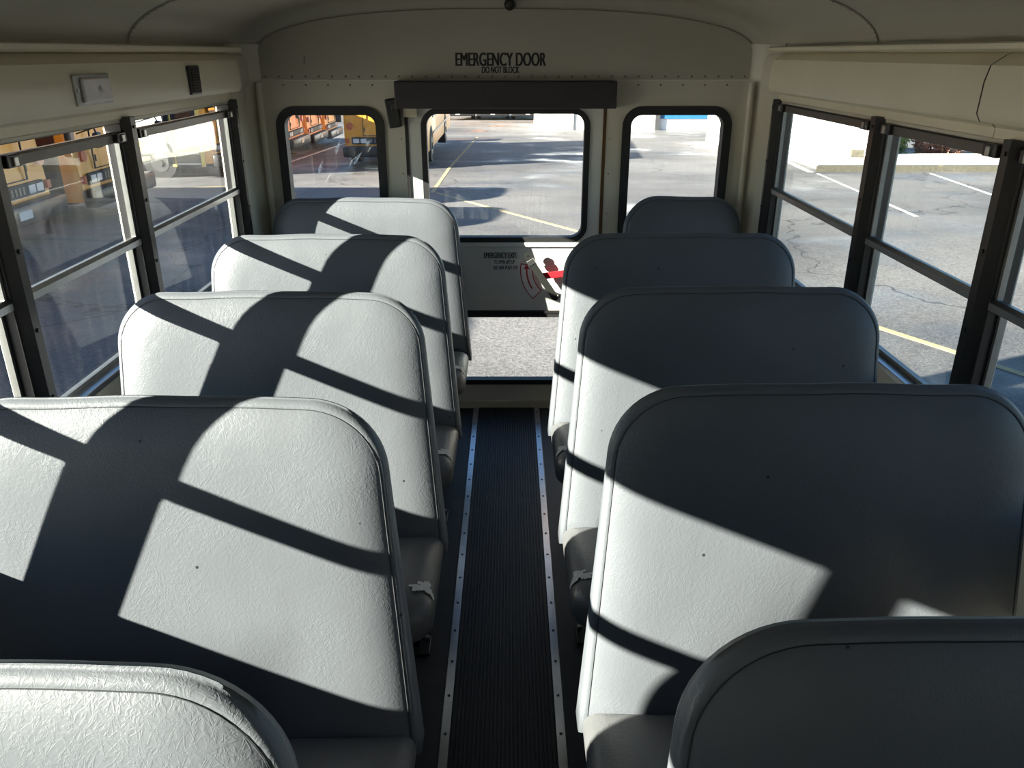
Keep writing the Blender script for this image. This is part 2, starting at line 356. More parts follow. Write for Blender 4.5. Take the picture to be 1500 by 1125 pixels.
def side_windows(sg):
    for i, (y1, y0) in enumerate(BAYS):
        a, b = y0 - FR, y1 + FR; x = lambda t: sg * (W + t)
        fn = lambda u, v, w: (sg * (W + w), u, v)
        root = empty('window_%d' % (i + 1 + (0 if sg < 0 else 10)), (sg * W, (y0 + y1) / 2, ZS)); struct(root)
        base = root.location.copy()
        def fin(mb, name, m, **k):
            o = mb.out(name, m, None, **k); o.parent = root; o.location = -base; return o
        vis = i < 4
        # outer frame: a thin metal channel
        fin(MB().ring(rrect(a, b, ZS, ZT, .006, 2), rrect(a + .010, b - .010, ZS + .014, ZT - .002, .004, 2), fn, -.002, .05), 'window_frame', BLACK)
        if sg > 0: fin(MB().ext(W + .004, W + .03, a + .008, b - .008, 1.646, ZT - .001), 'head_filler', BLACK)
        # upper sash
        zt = 1.628 if sg < 0 else 1.653
        fin(MB().ring(rrect(a + .011, b - .011, 1.255, zt, .004, 2), rrect(a + FR, b - FR, 1.283, zt - .024, .004, 2), fn, .006, .022), 'upper_sash', SASH)
        fin(MB().prism(rrect(a + .02, b - .02, 1.27, zt - .01, .002, 1), fn, .013, .016), 'upper_pane', GLASS_S)
        # latch rail on top of the upper sash with a pinch latch at each end
        rl = fin(MB().ext(min(x(-.010), x(.008)), max(x(-.010), x(.008)), a + .012, b - .012, zt - .030, zt - .002, .002), 'latch_rail', RAILM)
        if vis:
            for ye in (a + .055, b - .055):
                lt = fin(MB().ext(min(x(-.024), x(-.008)), max(x(-.024), x(-.008)), ye - .032, ye + .032, zt - .030, zt + .002, .003), 'window_latch', BLACK)
                k = MB().ext(min(x(-.030), x(-.020)), max(x(-.030), x(-.020)), ye - .010, ye + .008, zt - .027, zt - .004, .002).out('latch_button', STEEL, None)
                k.parent = lt
        # lower sash sits outboard; its glass and meeting rail
        fin(MB().ring(rrect(a + .011, b - .011, ZS + .015, 1.262, .004, 2), rrect(a + FR, b - FR, ZS + .032, 1.246, .004, 2), fn, .026, .044), 'lower_sash', SASH)
        fin(MB().prism(rrect(a + .02, b - .02, ZS + .02, 1.25, .002, 1), fn, .034, .037), 'lower_pane', GLASS_S)
        # sloping bright lip on the meeting rail
        fin(MB().prism([(-.006, 1.257), (.030, 1.244), (.030, 1.264), (.006, 1.285), (-.006, 1.276)], lambda u, v, w: (sg * (W + u), w, v), a + .012, b - .012), 'meeting_rail', ALU)
        # sill lip
        fin(MB().ext(min(x(-.008), x(.03)), max(x(-.008), x(.03)), a, b, ZS - .004, ZS + .016, .002), 'sill_lip', ALU)
for sg in (-1, 1): side_windows(sg)

# unseen drip rail, added to stop sun slipping in over the upper sashes
for sg, nn in ((-1, 91), (1, 92)):
    struct(MB().ext(min(sg * (W + .055), sg * (W + .125)), max(sg * (W + .055), sg * (W + .125)), YF, YR + .05, 1.662, 1.690, .004).out('trim_%d' % nn, YEL), 'unseen yellow drip rail added outside to block sun above the window sashes', 'drip rail')
# black pillar covers between the windows
def pillar(sg, y0, y1, n):
    mb = MB()
    f = lambda u, v, w: (sg * (W + u), v, w)
    mb.prism([(-.001, y0), (-.030, y0 + .012), (-.030, y1 - .012), (-.001, y1)], f, ZS - .02, 1.672)
    for z in (1.0, 1.19, 1.40, 1.64):
        mb.cyl((sg * (W - .029), (y0 + y1) / 2, z), (sg * (W - .034), (y0 + y1) / 2, z), .006, 8)
    struct(mb.out('trim_%d' % n, BLACK, None, 30), 'black screwed cover strip on a bus window pillar', 'pillar')
n = 1
for sg in (-1, 1):
    pillar(sg, BAYS[0][0] + FR, BAYS[0][0] + FR + .05, n); n += 1
    for k in range(len(BAYS) - 1):
        pillar(sg, BAYS[k + 1][0] + FR - .002, BAYS[k][1] - FR + .002, n); n += 1

# sloped cove panels over the windows, with the bead on top of them
PROF = [(.035, 1.868), (.001, 1.868), (-.016, 1.862), (-.050, 1.838), (-.058, 1.800), (-.060, 1.725), (-.048, 1.706), (-.014, 1.700), (-.006, 1.692), (-.006, 1.668), (.0, 1.664), (.035, 1.664)]
def cove(sg, y0, y1, n):
    me_pts = [(p[0] - 0.0, p[1]) for p in PROF]
    o = MB().prism(me_pts, lambda u, v, w: (sg * (W + u), w, v), y0, y1).out('trim_%d' % n, PAINT_T, None, 35)
    struct(o, 'tan painted cove panel above the bus windows', 'panel')
n = 30
for sg in (-1, 1):
    segs = [(YF, 0.4), (0.403, 2.108), (2.111, 3.86)] if sg > 0 else [(YF, 0.9), (0.903, 3.86)]
    for (a, b) in segs: cove(sg, a, b, n); n += 1
    # seams between panels: dark gap strips
    for (a, b) in segs[1:]:
        o = MB().prism([(u - .0012 if u < .03 else u, v) for u, v in PROF[1:9]] + [(.01, 1.70), (.01, 1.86)], lambda u, v, w: (sg * (W + u), w, v), a - .0035, a + .0005).out('trim_%d' % n, BLACK); n += 1
        struct(o, 'dark joint between two cove panels', 'seam')
    # closing piece to the rear corner
    pts = [(.035, 1.868), (.0, 1.868), (-.012, 1.858), (-.022, 1.83), (-.024, 1.74), (-.006, 1.70), (.0, 1.664), (.035, 1.664)]
    o = MB().prism(pts, lambda u, v, w: (sg * (W + u), w, v), 3.862, 4.13).out('trim_%d' % n, PAINT, None, 35); n += 1
    struct(o, 'beige closing piece at the rear end of the cove', 'panel')
    o = MB().prism([(.03, 1.892), (-.046, 1.892), (-.052, 1.888), (-.052, 1.876), (-.042, 1.870), (.03, 1.866)], lambda u, v, w: (sg * (W + u), w, v), YF, 3.95).out('trim_%d' % n, PAINT_T, None, 35); n += 1
    struct(o, 'rounded beige bead between cove and ceiling', 'trim')

# ceiling: arched skin, filleted into the rear wall
HC = 0.255
def arch(t, inset=0.0):
    a = math.pi * t; c = math.cos(a); s = math.sin(a)
    x = (1.262 - inset) * math.copysign(abs(c) ** (2 / 2.5), c); z = 1.885 + (HC - inset) * (abs(s) ** (2 / 2.0))
    return x, z
NA = 48
def arch_rows(rows):
    V = []; F = []
    for (y, ins) in rows:
        for k in range(NA + 1):
            x, z = arch(k / NA, ins); V.append((x, y, z))
    for r in range(len(rows) - 1):
        for k in range(NA):
            i = r * (NA + 1) + k; F.append((i, i + 1, i + NA + 2, i + NA + 1))
    return V, F
rows = [(YF, 0), (0, 0), (2, 0), (3.9, 0), (YR - .09, 0)] + [(YR - .09 + .09 * math.sin(R(a)), .085 * (1 - math.cos(R(a)))) for a in (12, 25, 38, 50, 62, 75, 90)]
V, F = arch_rows(rows); me = mkmesh('ceiling', V, F, True)
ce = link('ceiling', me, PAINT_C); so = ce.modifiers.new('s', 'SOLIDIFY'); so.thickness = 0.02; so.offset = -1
struct(ce, 'beige riveted metal ceiling of the bus', 'ceiling')
roof = plate('roof_skin', [(-1.36, 1.80), (1.36, 1.80), (1.36, 1.95), (1.2, 2.10), (.8, 2.19), (-.8, 2.19), (-1.2, 2.10), (-1.36, 1.95)], [], XZ, YF, YF + .02, PAINT_C)
roof.name = 'trim_80'; struct(roof, 'end cap of the bus roof', 'trim')
def bow(y, n):
    V = []; F = []; bm = MB()
    K = 60
    for k in range(K + 1):
        t = k / K; x, z = arch(t, 0.001); x2, z2 = arch(t, 0.005)
        for (px, pz, py) in ((x, z, y - .026), (x2, z2, y - .022), (x2, z2, y + .018), (x, z, y + .022)): V.append((px, py, pz))
    for k in range(K):
        for j in range(3):
            i = k * 4 + j; F.append((i, i + 4, i + 5, i + 1))
    me = mkmesh('trim_%d' % n, V, F, False)
    bmx = bm.bm; bmx.from_mesh(me)
    for k in range(1, 54):
        x, z = arch(k / 54, 0.005); bm.ball((x, y - .012, z), .0045, 6, 4, (1, 1, .6))
        if k % 3 == 0: pass
    # black seam line
    o = bm.out('trim_%d' % n, PAINT_C, None, 40); struct(o, 'riveted roof bow joint', 'trim')
    V = []; F = []
    for k in range(K + 1):
        x, z = arch(k / K, 0.0062)
        for py in (y - .0275, y - .0235): V.append((x * .9995, py, z - .0002))
    for k in range(K): F.append((k * 2, k * 2 + 2, k * 2 + 3, k * 2 + 1))
    s = link('seam_line', mkmesh('seam_line', V, F), BLACK, o)
for q, y in enumerate((2.93, 1.75, 0.55, -0.65, -1.85, -3.05)): bow(y, 60 + q)

# rear wall
ARCH = [arch(k / 40, 0.08) for k in range(41)]
low = [(-W - .04, -.45), (W + .04, -.45), (W + .04, 1.89)] + [(x * 1.09, z + .07) for x, z in ARCH] + [(-W - .04, 1.89)]
DX = 0.492                                             # half width of the door opening
win_l = rrect(-1.130, -.606, .93, 1.620, .085); win_r = rrect(.585, 1.116, .93, 1.620, .085)
door_hole = rrect(-DX, DX, 0.0, 1.70, .01, 2)
rw = plate('wall_rear', low, [win_l, win_r, door_hole], XZ, YR, YR + .05, PAINT); struct(rw, 'beige rear wall of the bus', 'wall')
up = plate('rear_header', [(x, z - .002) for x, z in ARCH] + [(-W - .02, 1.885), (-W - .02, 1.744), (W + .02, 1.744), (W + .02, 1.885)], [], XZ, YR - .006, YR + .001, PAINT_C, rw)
MB().ext(-W, W, YR - .010, YR - .004, 1.742, 1.7475, .001).out('lap_edge', PAINT_W, rw)
mb = MB()
for k in range(-19, 20): mb.ball((k * .0645, YR - .006, 1.761), .0050, 8, 5, (1, .6, 1))
for k in (-19.5, 19.5, -18.6, 18.6): mb.ball((k * .0645, YR - .006, 1.761), .0042, 8, 5, (1, .6, 1))
mb.out('rivet', RIVET, rw, 60)['kind'] = 'stuff'
mb = MB()
for k in range(-11, 12):
    if abs(k * .108) > .56 and abs(k*.108) < 1.2: mb.ball((k * .108, YR, 1.722), .0048, 8, 5, (1, .6, 1))
mb.out('rivet', RIVET, rw, 60)['kind'] = 'stuff'
o = MB().box((-.967, YR - .0067, 1.835), (.003, .0012, .034), (0, R(8), 0)).out('scratch', INK, rw)
# rear corner mouldings (rounded inside corners)
for sg, n in ((-1, 81), (1, 82)):
    P = [(W + .01, 3.862), (W - .004, 3.862)] + [(W - .004 - .10 * (1 - math.cos(R(a))), YR - .10 + .10 * math.sin(R(a))) for a in range(0, 91, 10)] + [(W + .01, YR)]
    P = [(sg * x, y) for x, y in P]
    mb = MB().prism(P, XY, 0.0, 1.905)
    mb.tube([(sg * (W - .062), YR - .035, .02), (sg * (W - .062), YR - .035, 1.735)], .016, 10)
    struct(mb.out('trim_%d' % n, PAINT, None, 35), 'rounded beige corner post beside the rear wall', 'post')

# rear quarter windows
def gasket(name, x0, x1, z0, z1, r, parent, t=.020, ti=.022, y0=YR - .012, y1=YR + .055):
    return MB().ring(rrect(x0 - t, x1 + t, z0 - t, z1 + t, r + t), rrect(x0 + ti, x1 - ti, z0 + ti, z1 - ti, max(.01, r - ti)), XZ, y0, y1).out(name, RUBBER, parent, 40)
for nm, (x0, x1), lb in (('window_31', (-1.115, -.621), 'left'), ('window_32', (.600, 1.101), 'right')):
    root = empty(nm, ((x0 + x1) / 2, YR, .93)); struct(root, '%s rear quarter window in black rubber gasket' % lb, 'window')
    g = gasket('rubber_gasket', x0, x1, .945, 1.605, .075, None); g.parent = root; g.location = -root.location
    p = MB().prism(rrect(x0, x1, .945, 1.605, .07), XZ, YR + .022, YR + .027).out('pane', GLASS_R); p.parent = root; p.location = -root.location
    if lb == 'left':
        sm = MB()
        for (cx, cz, L, a) in ((-.768, 1.345, .075, 35), (-.855, 1.395, .075, 22), (-.952, 1.290, .085, 20), (-.700, 1.435, .045, 45)):
            pts = []
            for k in range(9):
                t = k / 8; wdt = .011 * math.sin(math.pi * min(1, t * 1.15 + .02)) + .0008
                pts.append((t * L, wdt))
            poly = [(u, w) for u, w in pts] + [(u, -w * .4) for u, w in reversed(pts)]
            ca, sa = math.cos(R(90 - a)), math.sin(R(90 - a))
            sm.prism([(cx + u * ca - w * sa, cz + u * sa + w * ca) for u, w in poly], XZ, YR + .0208, YR + .0214)
        SM = bpy.data.materials.new('dried_smudge'); SM.use_nodes = True; nt = SM.node_tree; nt.nodes.clear()
        oo = nt.nodes.new('ShaderNodeOutputMaterial'); tr = nt.nodes.new('ShaderNodeBsdfTransparent'); di = nt.nodes.new('ShaderNodeBsdfTranslucent'); di.inputs[0].default_value = (.85, .84, .8, 1)
        mx = nt.nodes.new('ShaderNodeMixShader'); tc = nt.nodes.new('ShaderNodeTexCoord'); nz = nt.nodes.new('ShaderNodeTexNoise'); nz.inputs['Scale'].default_value = 60
        rp = nt.nodes.new('ShaderNodeMapRange'); rp.inputs['From Min'].default_value = .3; rp.inputs['From Max'].default_value = .7; rp.inputs['To Min'].default_value = .1; rp.inputs['To Max'].default_value = .55
        nt.links.new(tc.outputs['Object'], nz.inputs['Vector']); nt.links.new(nz.outputs['Fac'], rp.inputs['Value']); nt.links.new(rp.outputs[0], mx.inputs[0])
        nt.links.new(tr.outputs[0], mx.inputs[1]); nt.links.new(di.outputs[0], mx.inputs[2]); nt.links.new(mx.outputs[0], oo.inputs[0])
        s = sm.out('smudge', SM); s.parent = root; s.location = -root.location; s['label'] = 'pale dried smudges on the glass'

# the emergency door
door = empty('door_1', (0, YR, 0)); struct(door, 'cream rear emergency door with two windows and a release lever', 'door')
def dpart(o): o.parent = door; o.location = Vector(o.location) - Vector((0, YR, 0)); return o
dpart(plate('door_panel', rrect(-DX + .007, DX - .007, .012, 1.695, .02, 3), [rrect(-.415, .415, .945, 1.61, .075), rrect(-.405, .405, .150, .560, .06)], XZ, YR + .004, YR + .04, PAINT_W))
dpart(gasket('rubber_gasket', -.405, .405, .965, 1.60, .07, None, .016, .012, YR - .004, YR + .05))
dpart(gasket('rubber_gasket', -.395, .395, .160, .552, .05, None, .016, .012, YR - .004, YR + .05))
dpart(MB().ext(-.40, .40, YR - .008, YR + .01, .560, .578, .003).out('trim_bar', BLACK))
dpart(MB().prism(rrect(-.405, .405, .955, 1.605, .07), XZ, YR + .024, YR + .029).out('pane', GLASS_R))
dpart(MB().prism(rrect(-.395, .395, .155, .556, .05), XZ, YR + .024, YR + .029).out('pane', GLASS_R))
dpart(MB().ext(-.40, .40, YR - .010, YR + .01, .926, .950, .004).out('sill_ledge', PAINT_W))
# dark slits at both door edges with rusty hinge side
for sg in (-1, 1):
    struct(MB().ext(sg * DX - .008, sg * DX + .008, YR - .002, YR + .004, 0.02, 1.62).out('trim_%d' % (84 + sg), RUST if sg > 0 else BLACK), 'narrow gap beside the rear door', 'gap')
    mb = MB()
    for z in (.35, .62, .86, 1.10, 1.30, 1.47): mb.ball((sg * (DX + .028), YR, z), .004, 8, 5, (1, .6, 1))
    mb.out('rivet', RIVET, rw, 60)['kind'] = 'stuff'
# bottom kick step of the door frame
struct(MB().ext(-.47, .47, YR - .012, YR + .01, .0, .045, .004).out('trim_86', PAINT), 'beige threshold below the rear door', 'threshold')
# writing
textmesh('emergency_door_lettering', 'EMERGENCY DOOR', .1, -.022, 1.838, YR - .0068, .437, .060, INK, rw)
textmesh('do_not_block_lettering', 'DO NOT BLOCK', .1, -.023, 1.791, YR - .0068, .182, .030, INK, rw, .0013)
dpart(MB().ext(-.118, .060, YR + .0030, YR + .0036, .862, .898).out('decal_backing', mat('decal_film', (.52, .51, .47), .5)))
dpart(MB().ext(-.075, .072, YR + .0030, YR + .0036, .800, .858).out('decal_backing', DECAL))
dpart(textmesh('exit_lettering', 'EMERGENCY EXIT', .1, -.030, .880, YR + .0022, .172, .029, INK, None, .0008))
dpart(textmesh('instruction_lettering', 'TO OPEN LIFT UP', .1, -.010, .844, YR + .0022, .112, .020, INK, None, .0006))
dpart(textmesh('instruction_lettering', 'RED BAR PUSH OUT', .1, .0, .814, YR + .0022, .134, .020, INK, None, .0006))
# quarter-circle turn decal
def arcband(cx, cz, r0, r1, a0, a1, y0, y1, name, m):
    P = [(cx + r1 * math.cos(R(a0 + (a1 - a0) * k / 20)), cz + r1 * math.sin(R(a0 + (a1 - a0) * k / 20))) for k in range(21)]
    P += [(cx + r0 * math.cos(R(a1 - (a1 - a0) * k / 20)), cz + r0 * math.sin(R(a1 - (a1 - a0) * k / 20))) for k in range(21)]
    return dpart(MB().prism(P, XZ, y0, y1).out(name, m))
CX, CZ = .290, .800
arcband(CX, CZ, .148, .215, 170, 228, YR + .0026, YR + .0036, 'arc_decal_border', REDINK)
arcband(CX, CZ, .153, .210, 171.5, 226.5, YR + .0020, YR + .0030, 'arc_decal', DECAL)
arcband(CX, CZ, .176, .184, 178, 214, YR + .0014, YR + .0024, 'arrow_decal', REDINK)
dpart(MB().prism([(CX - .196, CZ + .006), (CX - .164, CZ + .006), (CX - .181, CZ + .034)], XZ, YR + .0014, YR + .0024).out('arrow_decal', REDINK))
# release lever: a grey bar on a stand-off, with the red bar to its right
lev = empty('release_lever', (0, 0, 0)); lev.parent = door; lev.location = (0, -YR, 0)
lev.parent = door; lev.matrix_parent_inverse = Matrix.Identity(4)
lev.location = (0, -YR, 0)
yl = YR - .045
def bar(p0, p1, w, t, y, name, m, par, bev=.002):
    p0 = Vector((p0[0], y, p0[1])); p1 = Vector((p1[0], y, p1[1])); d = p1 - p0; a = math.atan2(d.x, d.z)
    return MB().box((p0 + p1) / 2, (w, t, d.length), (0, a, 0), bev).out(name, m, par)
bar((.128, .860), (.262, .662), .036, .010, yl, 'grey_bar', GREYBAR, lev)
bar((.124, .868), (.140, .842), .040, .016, yl, 'steel_cap', STEEL, lev)
mb = MB().ring(rrect(-.020, .020, -.018, .024, .016, 6), rrect(-.008, .008, -.006, .010, .0078, 6), lambda u, v, w: (.118 + u * math.cos(.6) + v * math.sin(.6) * -1, w, .884 + u * math.sin(.6) * 1 + v * math.cos(.6)), yl - .005, yl + .003)
mb.out('hook_eye', GREYBAR, lev)
MB().cyl((.262, yl - .006, .664), (.262, YR + .004, .664), .016, 16).ball((.280, yl, .672), .012, 10, 6).out('pivot', BLACK, lev, 40)
bar((.192, .775), (.430, .808), .034, .008, yl + .016, 'red_bar', RED, lev)
MB().cyl((.425, yl + .010, .806), (.425, YR + .004, .806), .020, 16).out('pivot_boss', STEEL, lev, 40)
MB().ext(.36, .45, YR - .012, YR + .004, .690, .716, .003).out('latch_case', STEEL, lev)

# dark padded header over the door
tag(MB().ext(-.533, .535, YR - .085, YR - .0065, 1.617, 1.742, .006).out('padded_header', PAD), 'long charcoal head-bump pad mounted above the rear door window', 'pad')
o = empty('door_buzzer', (-.549, YR - .02, 1.594)); tag(o, 'small tilted black box fixed at the left end of the charcoal pad', 'buzzer box')
o.rotation_euler = (0, R(-8), 0)
MB().box((0, -.006, 0), (.060, .050, .136), None, .006).out('housing', RUBBER, o)
MB().box((.012, -.0325, .03), (.03, .004, .03), None, .002).out('faceplate', BLACK, o)
o = MB().ext(-.506, -.434, YR - .022, YR + .004, 1.574, 1.617, .004); 
for k in range(4): o.ext(-.49 + k * .012, -.484 + k * .012, YR - .026, YR - .020, 1.582, 1.605)
tag(o.out('door_switch', PAINT_T), 'small beige ribbed switch block under the left end of the charcoal pad', 'switch')
tag(MB().cyl((.021, YR - .006, 2.078), (.021, YR - .035, 2.074), .026, 20).ball((.021, YR - .035, 2.074), .020, 12, 8, (1, .6, 1)).out('rear_camera', BLACK, None, 40), 'round black camera high on the rear dome above the lettering', 'camera')

# dome lamp and speaker on the left cove
xc = -(W - .058)
o = empty('dome_light', (xc, 2.48, 1.768)); tag(o, 'rectangular frosted marker lamp on the left cove panel', 'lamp')
MB().box((.003, 0, 0), (.010, .215, .084), None, .003).out('lamp_base', ALU_D, o)
MB().box((.012, .006, -.002), (.012, .165, .066), None, .005).out('lens', LENS, o)
MB().ball((.017, .015, -.004), .018, 12, 8, (.12, .8, 1)).out('bulb', ALU_D, o)
for y in (-.098, .098): MB().cyl((.006, y, 0), (.011, y, 0), .006, 8).out('screw', STEEL, o)
o = empty('speaker_vent', (xc, 3.285, 1.770)); tag(o, 'narrow black louvred vent on the left cove panel', 'vent')
MB().box((.004, 0, 0), (.014, .112, .104), None, .006).out('housing', BLACK, o)
mb = MB()
for k in range(9): mb.box((.012, 0, -.038 + k * .0095), (.005, .080, .0045))
mb.out('louvre', RUBBER, o)

# front wall behind the camera
fw = plate('wall_front', [(-1.3, -.45), (1.3, -.45), (1.3, 1.9), (1.0, 2.1), (-1.0, 2.1), (-1.3, 1.9)], [rrect(-.8, .8, 1.15, 1.60, .08)], XZ, YF - .05, YF, PAINT)
struct(fw, 'beige front bulkhead with windscreen opening', 'wall')
# wall rails the seats bolt to
for sg, n in ((-1, 88), (1, 89)):
    struct(MB().ext(sg * W - .012, sg * W + .012, YF + .1, 3.8, .30, .345, .003).out('trim_%d' % n, PAINT), 'beige seat rail low along the side wall', 'rail')

# aisle mat with ribs, strips with screws
mb = MB().ext(-.1545, .1545, YF + .02, YR - .005, .0, .004)
for k in range(-12, 13): mb.prism([(-.0045, 0), (.0045, 0), (.003, .0035), (-.003, .0035)], lambda u, v, w, k=k: (k * .0122 + u, w, .004 + v), YF + .02, YR - .01)
tag(mb.out('aisle_mat', MATR), 'long ribbed black rubber mat down the centre aisle', 'mat')
for sg, lb in ((-1, 'left'), (1, 'right')):
    o = empty('aisle_strip', (sg * .171, 0, 0)); tag(o, 'bright aluminium strip along the %s edge of the aisle mat' % lb, 'floor strip', 'aluminium strips edging the aisle mat')
    MB().prism([(-.0165, .0005), (.0165, .0005), (.013, .0065), (-.013, .0065)], lambda u, v, w: (u, w, v), YF + .02, YR - .012).out('strip', ALU, o)
    sc0 = MB().cyl((0, 0, .0060), (0, 0, .0085), .0048, 8).out('screw', BLACK, o); y = YF + .1; sc0.location = (0, y, 0)
    while y < YR - .2:
        y += .1525; c = sc0.copy(); COL.objects.link(c); c.location = (0, y, 0)

# ================================================================== seats
LEAN = math.tan(R(11.2)); ZTOP = 1.203
def outline(w, ins, z0=.385, nside=10, narc=12, ntop=12, sgn=1):
    """closed outline of the backrest in (x,z)"""
    h = w / 2; r = .150; P = []
    zt = ZTOP - ins; rr = max(.012, r - ins * .62); zb = z0 + min(ins, .03)
    zc = zt - rr
    for k in range(nside): P.append((h - ins, zb + (zc - zb) * k / nside))
    for k in range(narc): a = R(90 * k / narc); P.append((h - ins - rr + rr * math.cos(a), zc + rr * math.sin(a)))
    for k in range(ntop): P.append((h - ins - rr - (w - 2 * ins - 2 * rr) * k / ntop, zt))
    for k in range(narc): a = R(90 + 90 * k / narc); P.append((-(h - ins - rr) + rr * math.cos(a), zc + rr * math.sin(a)))
    for k in range(nside + 1): P.append((-(h - ins), zc + (zb - zc) * k / nside))
    nb = 10
    for k in range(1, nb): P.append((-(h - ins) + (w - 2 * ins) * k / nb, zb))
    return P
def backrest_mesh(w, sgn, seed):
    rnd = random.Random(seed); ph = [rnd.uniform(0, 6.28) for _ in range(6)]
    rings = [(.20, -.021, 0), (.13, -.020, 0), (.09, -.0175, 0), (.06, -.0125, 0), (.038, -.0055, 0), (.024, .001, 0), (.0165, .0056, 0), (.0148, .0070, 0), (.0130, .0066, 0), (.006, .0100, 0),
             (.001, .018, 0), (0, .030, 0), (0, -.022, 1), (.003, -.010, 1), (.010, -.003, 1), (.022, .0, 1), (.10, .002, 1), (.20, .002, 1)]
    V = []; F = []; n = None
    for (ins, d, rear) in rings:
        P = outline(w, ins); n = len(P)
        for (x, z) in P:
            t = max(0, (ZTOP - z) / .8); T = .056 + .055 * t
            y = (-.042 + d) if not rear else (-.050 + T + d)
            y += (z - ZTOP) * LEAN
            tp = t / .75
            x2 = x + sgn * .050 * tp * max(0, min(1, .5 + sgn * x / w)) - sgn * .018 * tp * max(0, min(1, .5 - sgn * x / w))
            if ins < .1 and z > .9: z += .0022 * math.sin(9 * x + ph[0]) + .0012 * math.sin(23 * x + ph[1])
            y += .003 * math.sin(5 * x + ph[2]) * math.sin(4 * z + ph[3])
            V.append((x2, y, z))
    for r in range(len(rings) - 1):
        for k in range(n):
            F.append((r * n + k, r * n + (k + 1) % n, (r + 1) * n + (k + 1) % n, (r + 1) * n + k))
    F.append(tuple(range(n))[::-1]); b = (len(rings) - 1) * n; F.append(tuple(range(b, b + n)))
    me = mkmesh('backrest', V, F, True)
    bm = bmesh.new(); bm.from_mesh(me); bmesh.ops.recalc_face_normals(bm, faces=bm.faces); bm.to_mesh(me); bm.free()
    pr = V[7 * n:8 * n][:-9]
    return me, pr
def cushion_mesh(w, sgn):
    # plan outline (x,y): rear straight, front corners rounded; z layers
    layers = [(.20, .496), (.12, .496), (.07, .494), (.04, .489), (.018, .479), (.006, .464), (0, .445), (0, .395), (.006, .380), (.02, .372), (.1, .370)]
    V = []; F = []; n = 0
    for (ins, z) in layers:
        P = rrect(-w / 2 + ins, w / 2 - ins, -.625 + ins, -.165 - min(ins, .05), (max(.02, .09 - ins * .4),) * 1 + (.02, .02) + (max(.02, .09 - ins * .4),), 6)
        n = len(P)
        for (x, y) in P:
            zz = z - .028 * max(0, min(1, (y + .50) / .30)) * (1 if z > .43 else 0)
            V.append((x + sgn * (.012 + .045 * max(0, min(1, sgn * x / (w / 2) * 3 - 2))), y, zz))
    for r in range(len(layers) - 1):
        for k in range(n): F.append((r * n + k, r * n + (k + 1) % n, (r + 1) * n + (k + 1) % n, (r + 1) * n + k))
    F.append(tuple(range(n))); b = (len(layers) - 1) * n; F.append(tuple(range(b, b + n)))
    me = mkmesh('cushion', V, F, True)
    bm = bmesh.new(); bm.from_mesh(me); bmesh.ops.recalc_face_normals(bm, faces=bm.faces); bm.to_mesh(me); bm.free()
    return me
def make_seat(w, sgn, seed, torn):
    """sgn = side of the aisle: +1 when the aisle is at the +x edge"""
    root = empty('bus_seat')
    me, pr = backrest_mesh(w, sgn, seed)
    br = link('backrest', me, VINYL, root)
    MB().tube([(x, y - .0015, z) for x, y, z in pr], .0009, 6).out('piping', PIPING, br, 60)
    cu = link('cushion', cushion_mesh(w, sgn), VINYL_D, root)
    if torn:
        rnd = random.Random(seed + 5)
        sec = [(-.001, .400), (0, .445), (.006, .464), (.018, .479), (.040, .489), (.070, .494), (.10, .4955)]
        def wrap(v):                                # v in 0..1 runs from the side face over the edge onto the top
            q = v * (len(sec) - 1); i0 = min(int(q), len(sec) - 2); t = q - i0
            return tuple(sec[i0][c] * (1 - t) + sec[i0 + 1][c] * t for c in (0, 1))
        NU, NV = 16, 14; V = []; F = []
        for a in range(NU + 1):
            for b in range(NV + 1):
                u = a / NU; v = b / NV; ins, z = wrap(.15 + .75 * v); y = -.53 + .075 * u
                z -= .028 * max(0, min(1, (y + .50) / .30)) * (1 if z > .43 else 0)
                V.append((sgn * (w / 2 - ins * (1 - .135) + .057 - ins * .135 * 2.0 + .0018), y, z + .0022))
        ph = rnd.uniform(0, 6)
        for a in range(NU):
            for b in range(NV):
                du = (a + .5) / NU * 2 - 1; dv = (b + .5) / NV * 2 - 1; an = math.atan2(dv, du)
                if math.hypot(du, dv) < .62 + .24 * math.sin(3 * an + ph) + .14 * math.sin(7 * an + 2 * ph):
                    k = a * (NV + 1) + b; F.append((k, k + 1, k + NV + 2, k + NV + 1))
        o = link('torn_patch', mkmesh('torn_patch', V, F, True), TORN, cu); o['label'] = 'torn pale patch showing the lining'
    # frame under the cushion
    MB().ext(-w / 2 + .02, w / 2 - .02, -.60, -.565, .335, .368, .006).ext(-w / 2 + .02, w / 2 - .02, -.19, -.155, .335, .368, .006).ext(-w / 2 + .02, -w / 2 + .05, -.60, -.155, .335, .368, .006).ext(w / 2 - .05, w / 2 - .02, -.60, -.155, .335, .368, .006).out('seat_frame', BLACK, root)
    xa = sgn * (w / 2 - .045)
    for yb, yt in ((-.565, -.545), (-.175, -.19)):
        lg = MB().tube([(xa, yt, .35), (xa, yb, .20), (xa, yb, .012)], .0125, 10).out('leg', BLACK, root, 40)
        ft = MB().ext(xa - .025 + sgn * .02, xa + .025 + sgn * .02, yb - .045, yb + .045, .0, .012, .003).out('foot_plate', BLACK, lg)
        MB().cyl((xa + sgn * .032, yb + .028, .012), (xa + sgn * .032, yb + .028, .024), .009, 6).out('bolt', STEEL, lg)
    # hinge bracket at the aisle side where back and cushion meet
    MB().box((sgn * (w / 2 + .006), -.20, .385), (.010, .050, .075), None, .004).cyl((sgn * (w / 2 + .010), -.20, .40), (sgn * (w / 2 + .020), -.20, .40), .009, 8).out('side_bracket', STEEL, root)
    return root
SW = .915
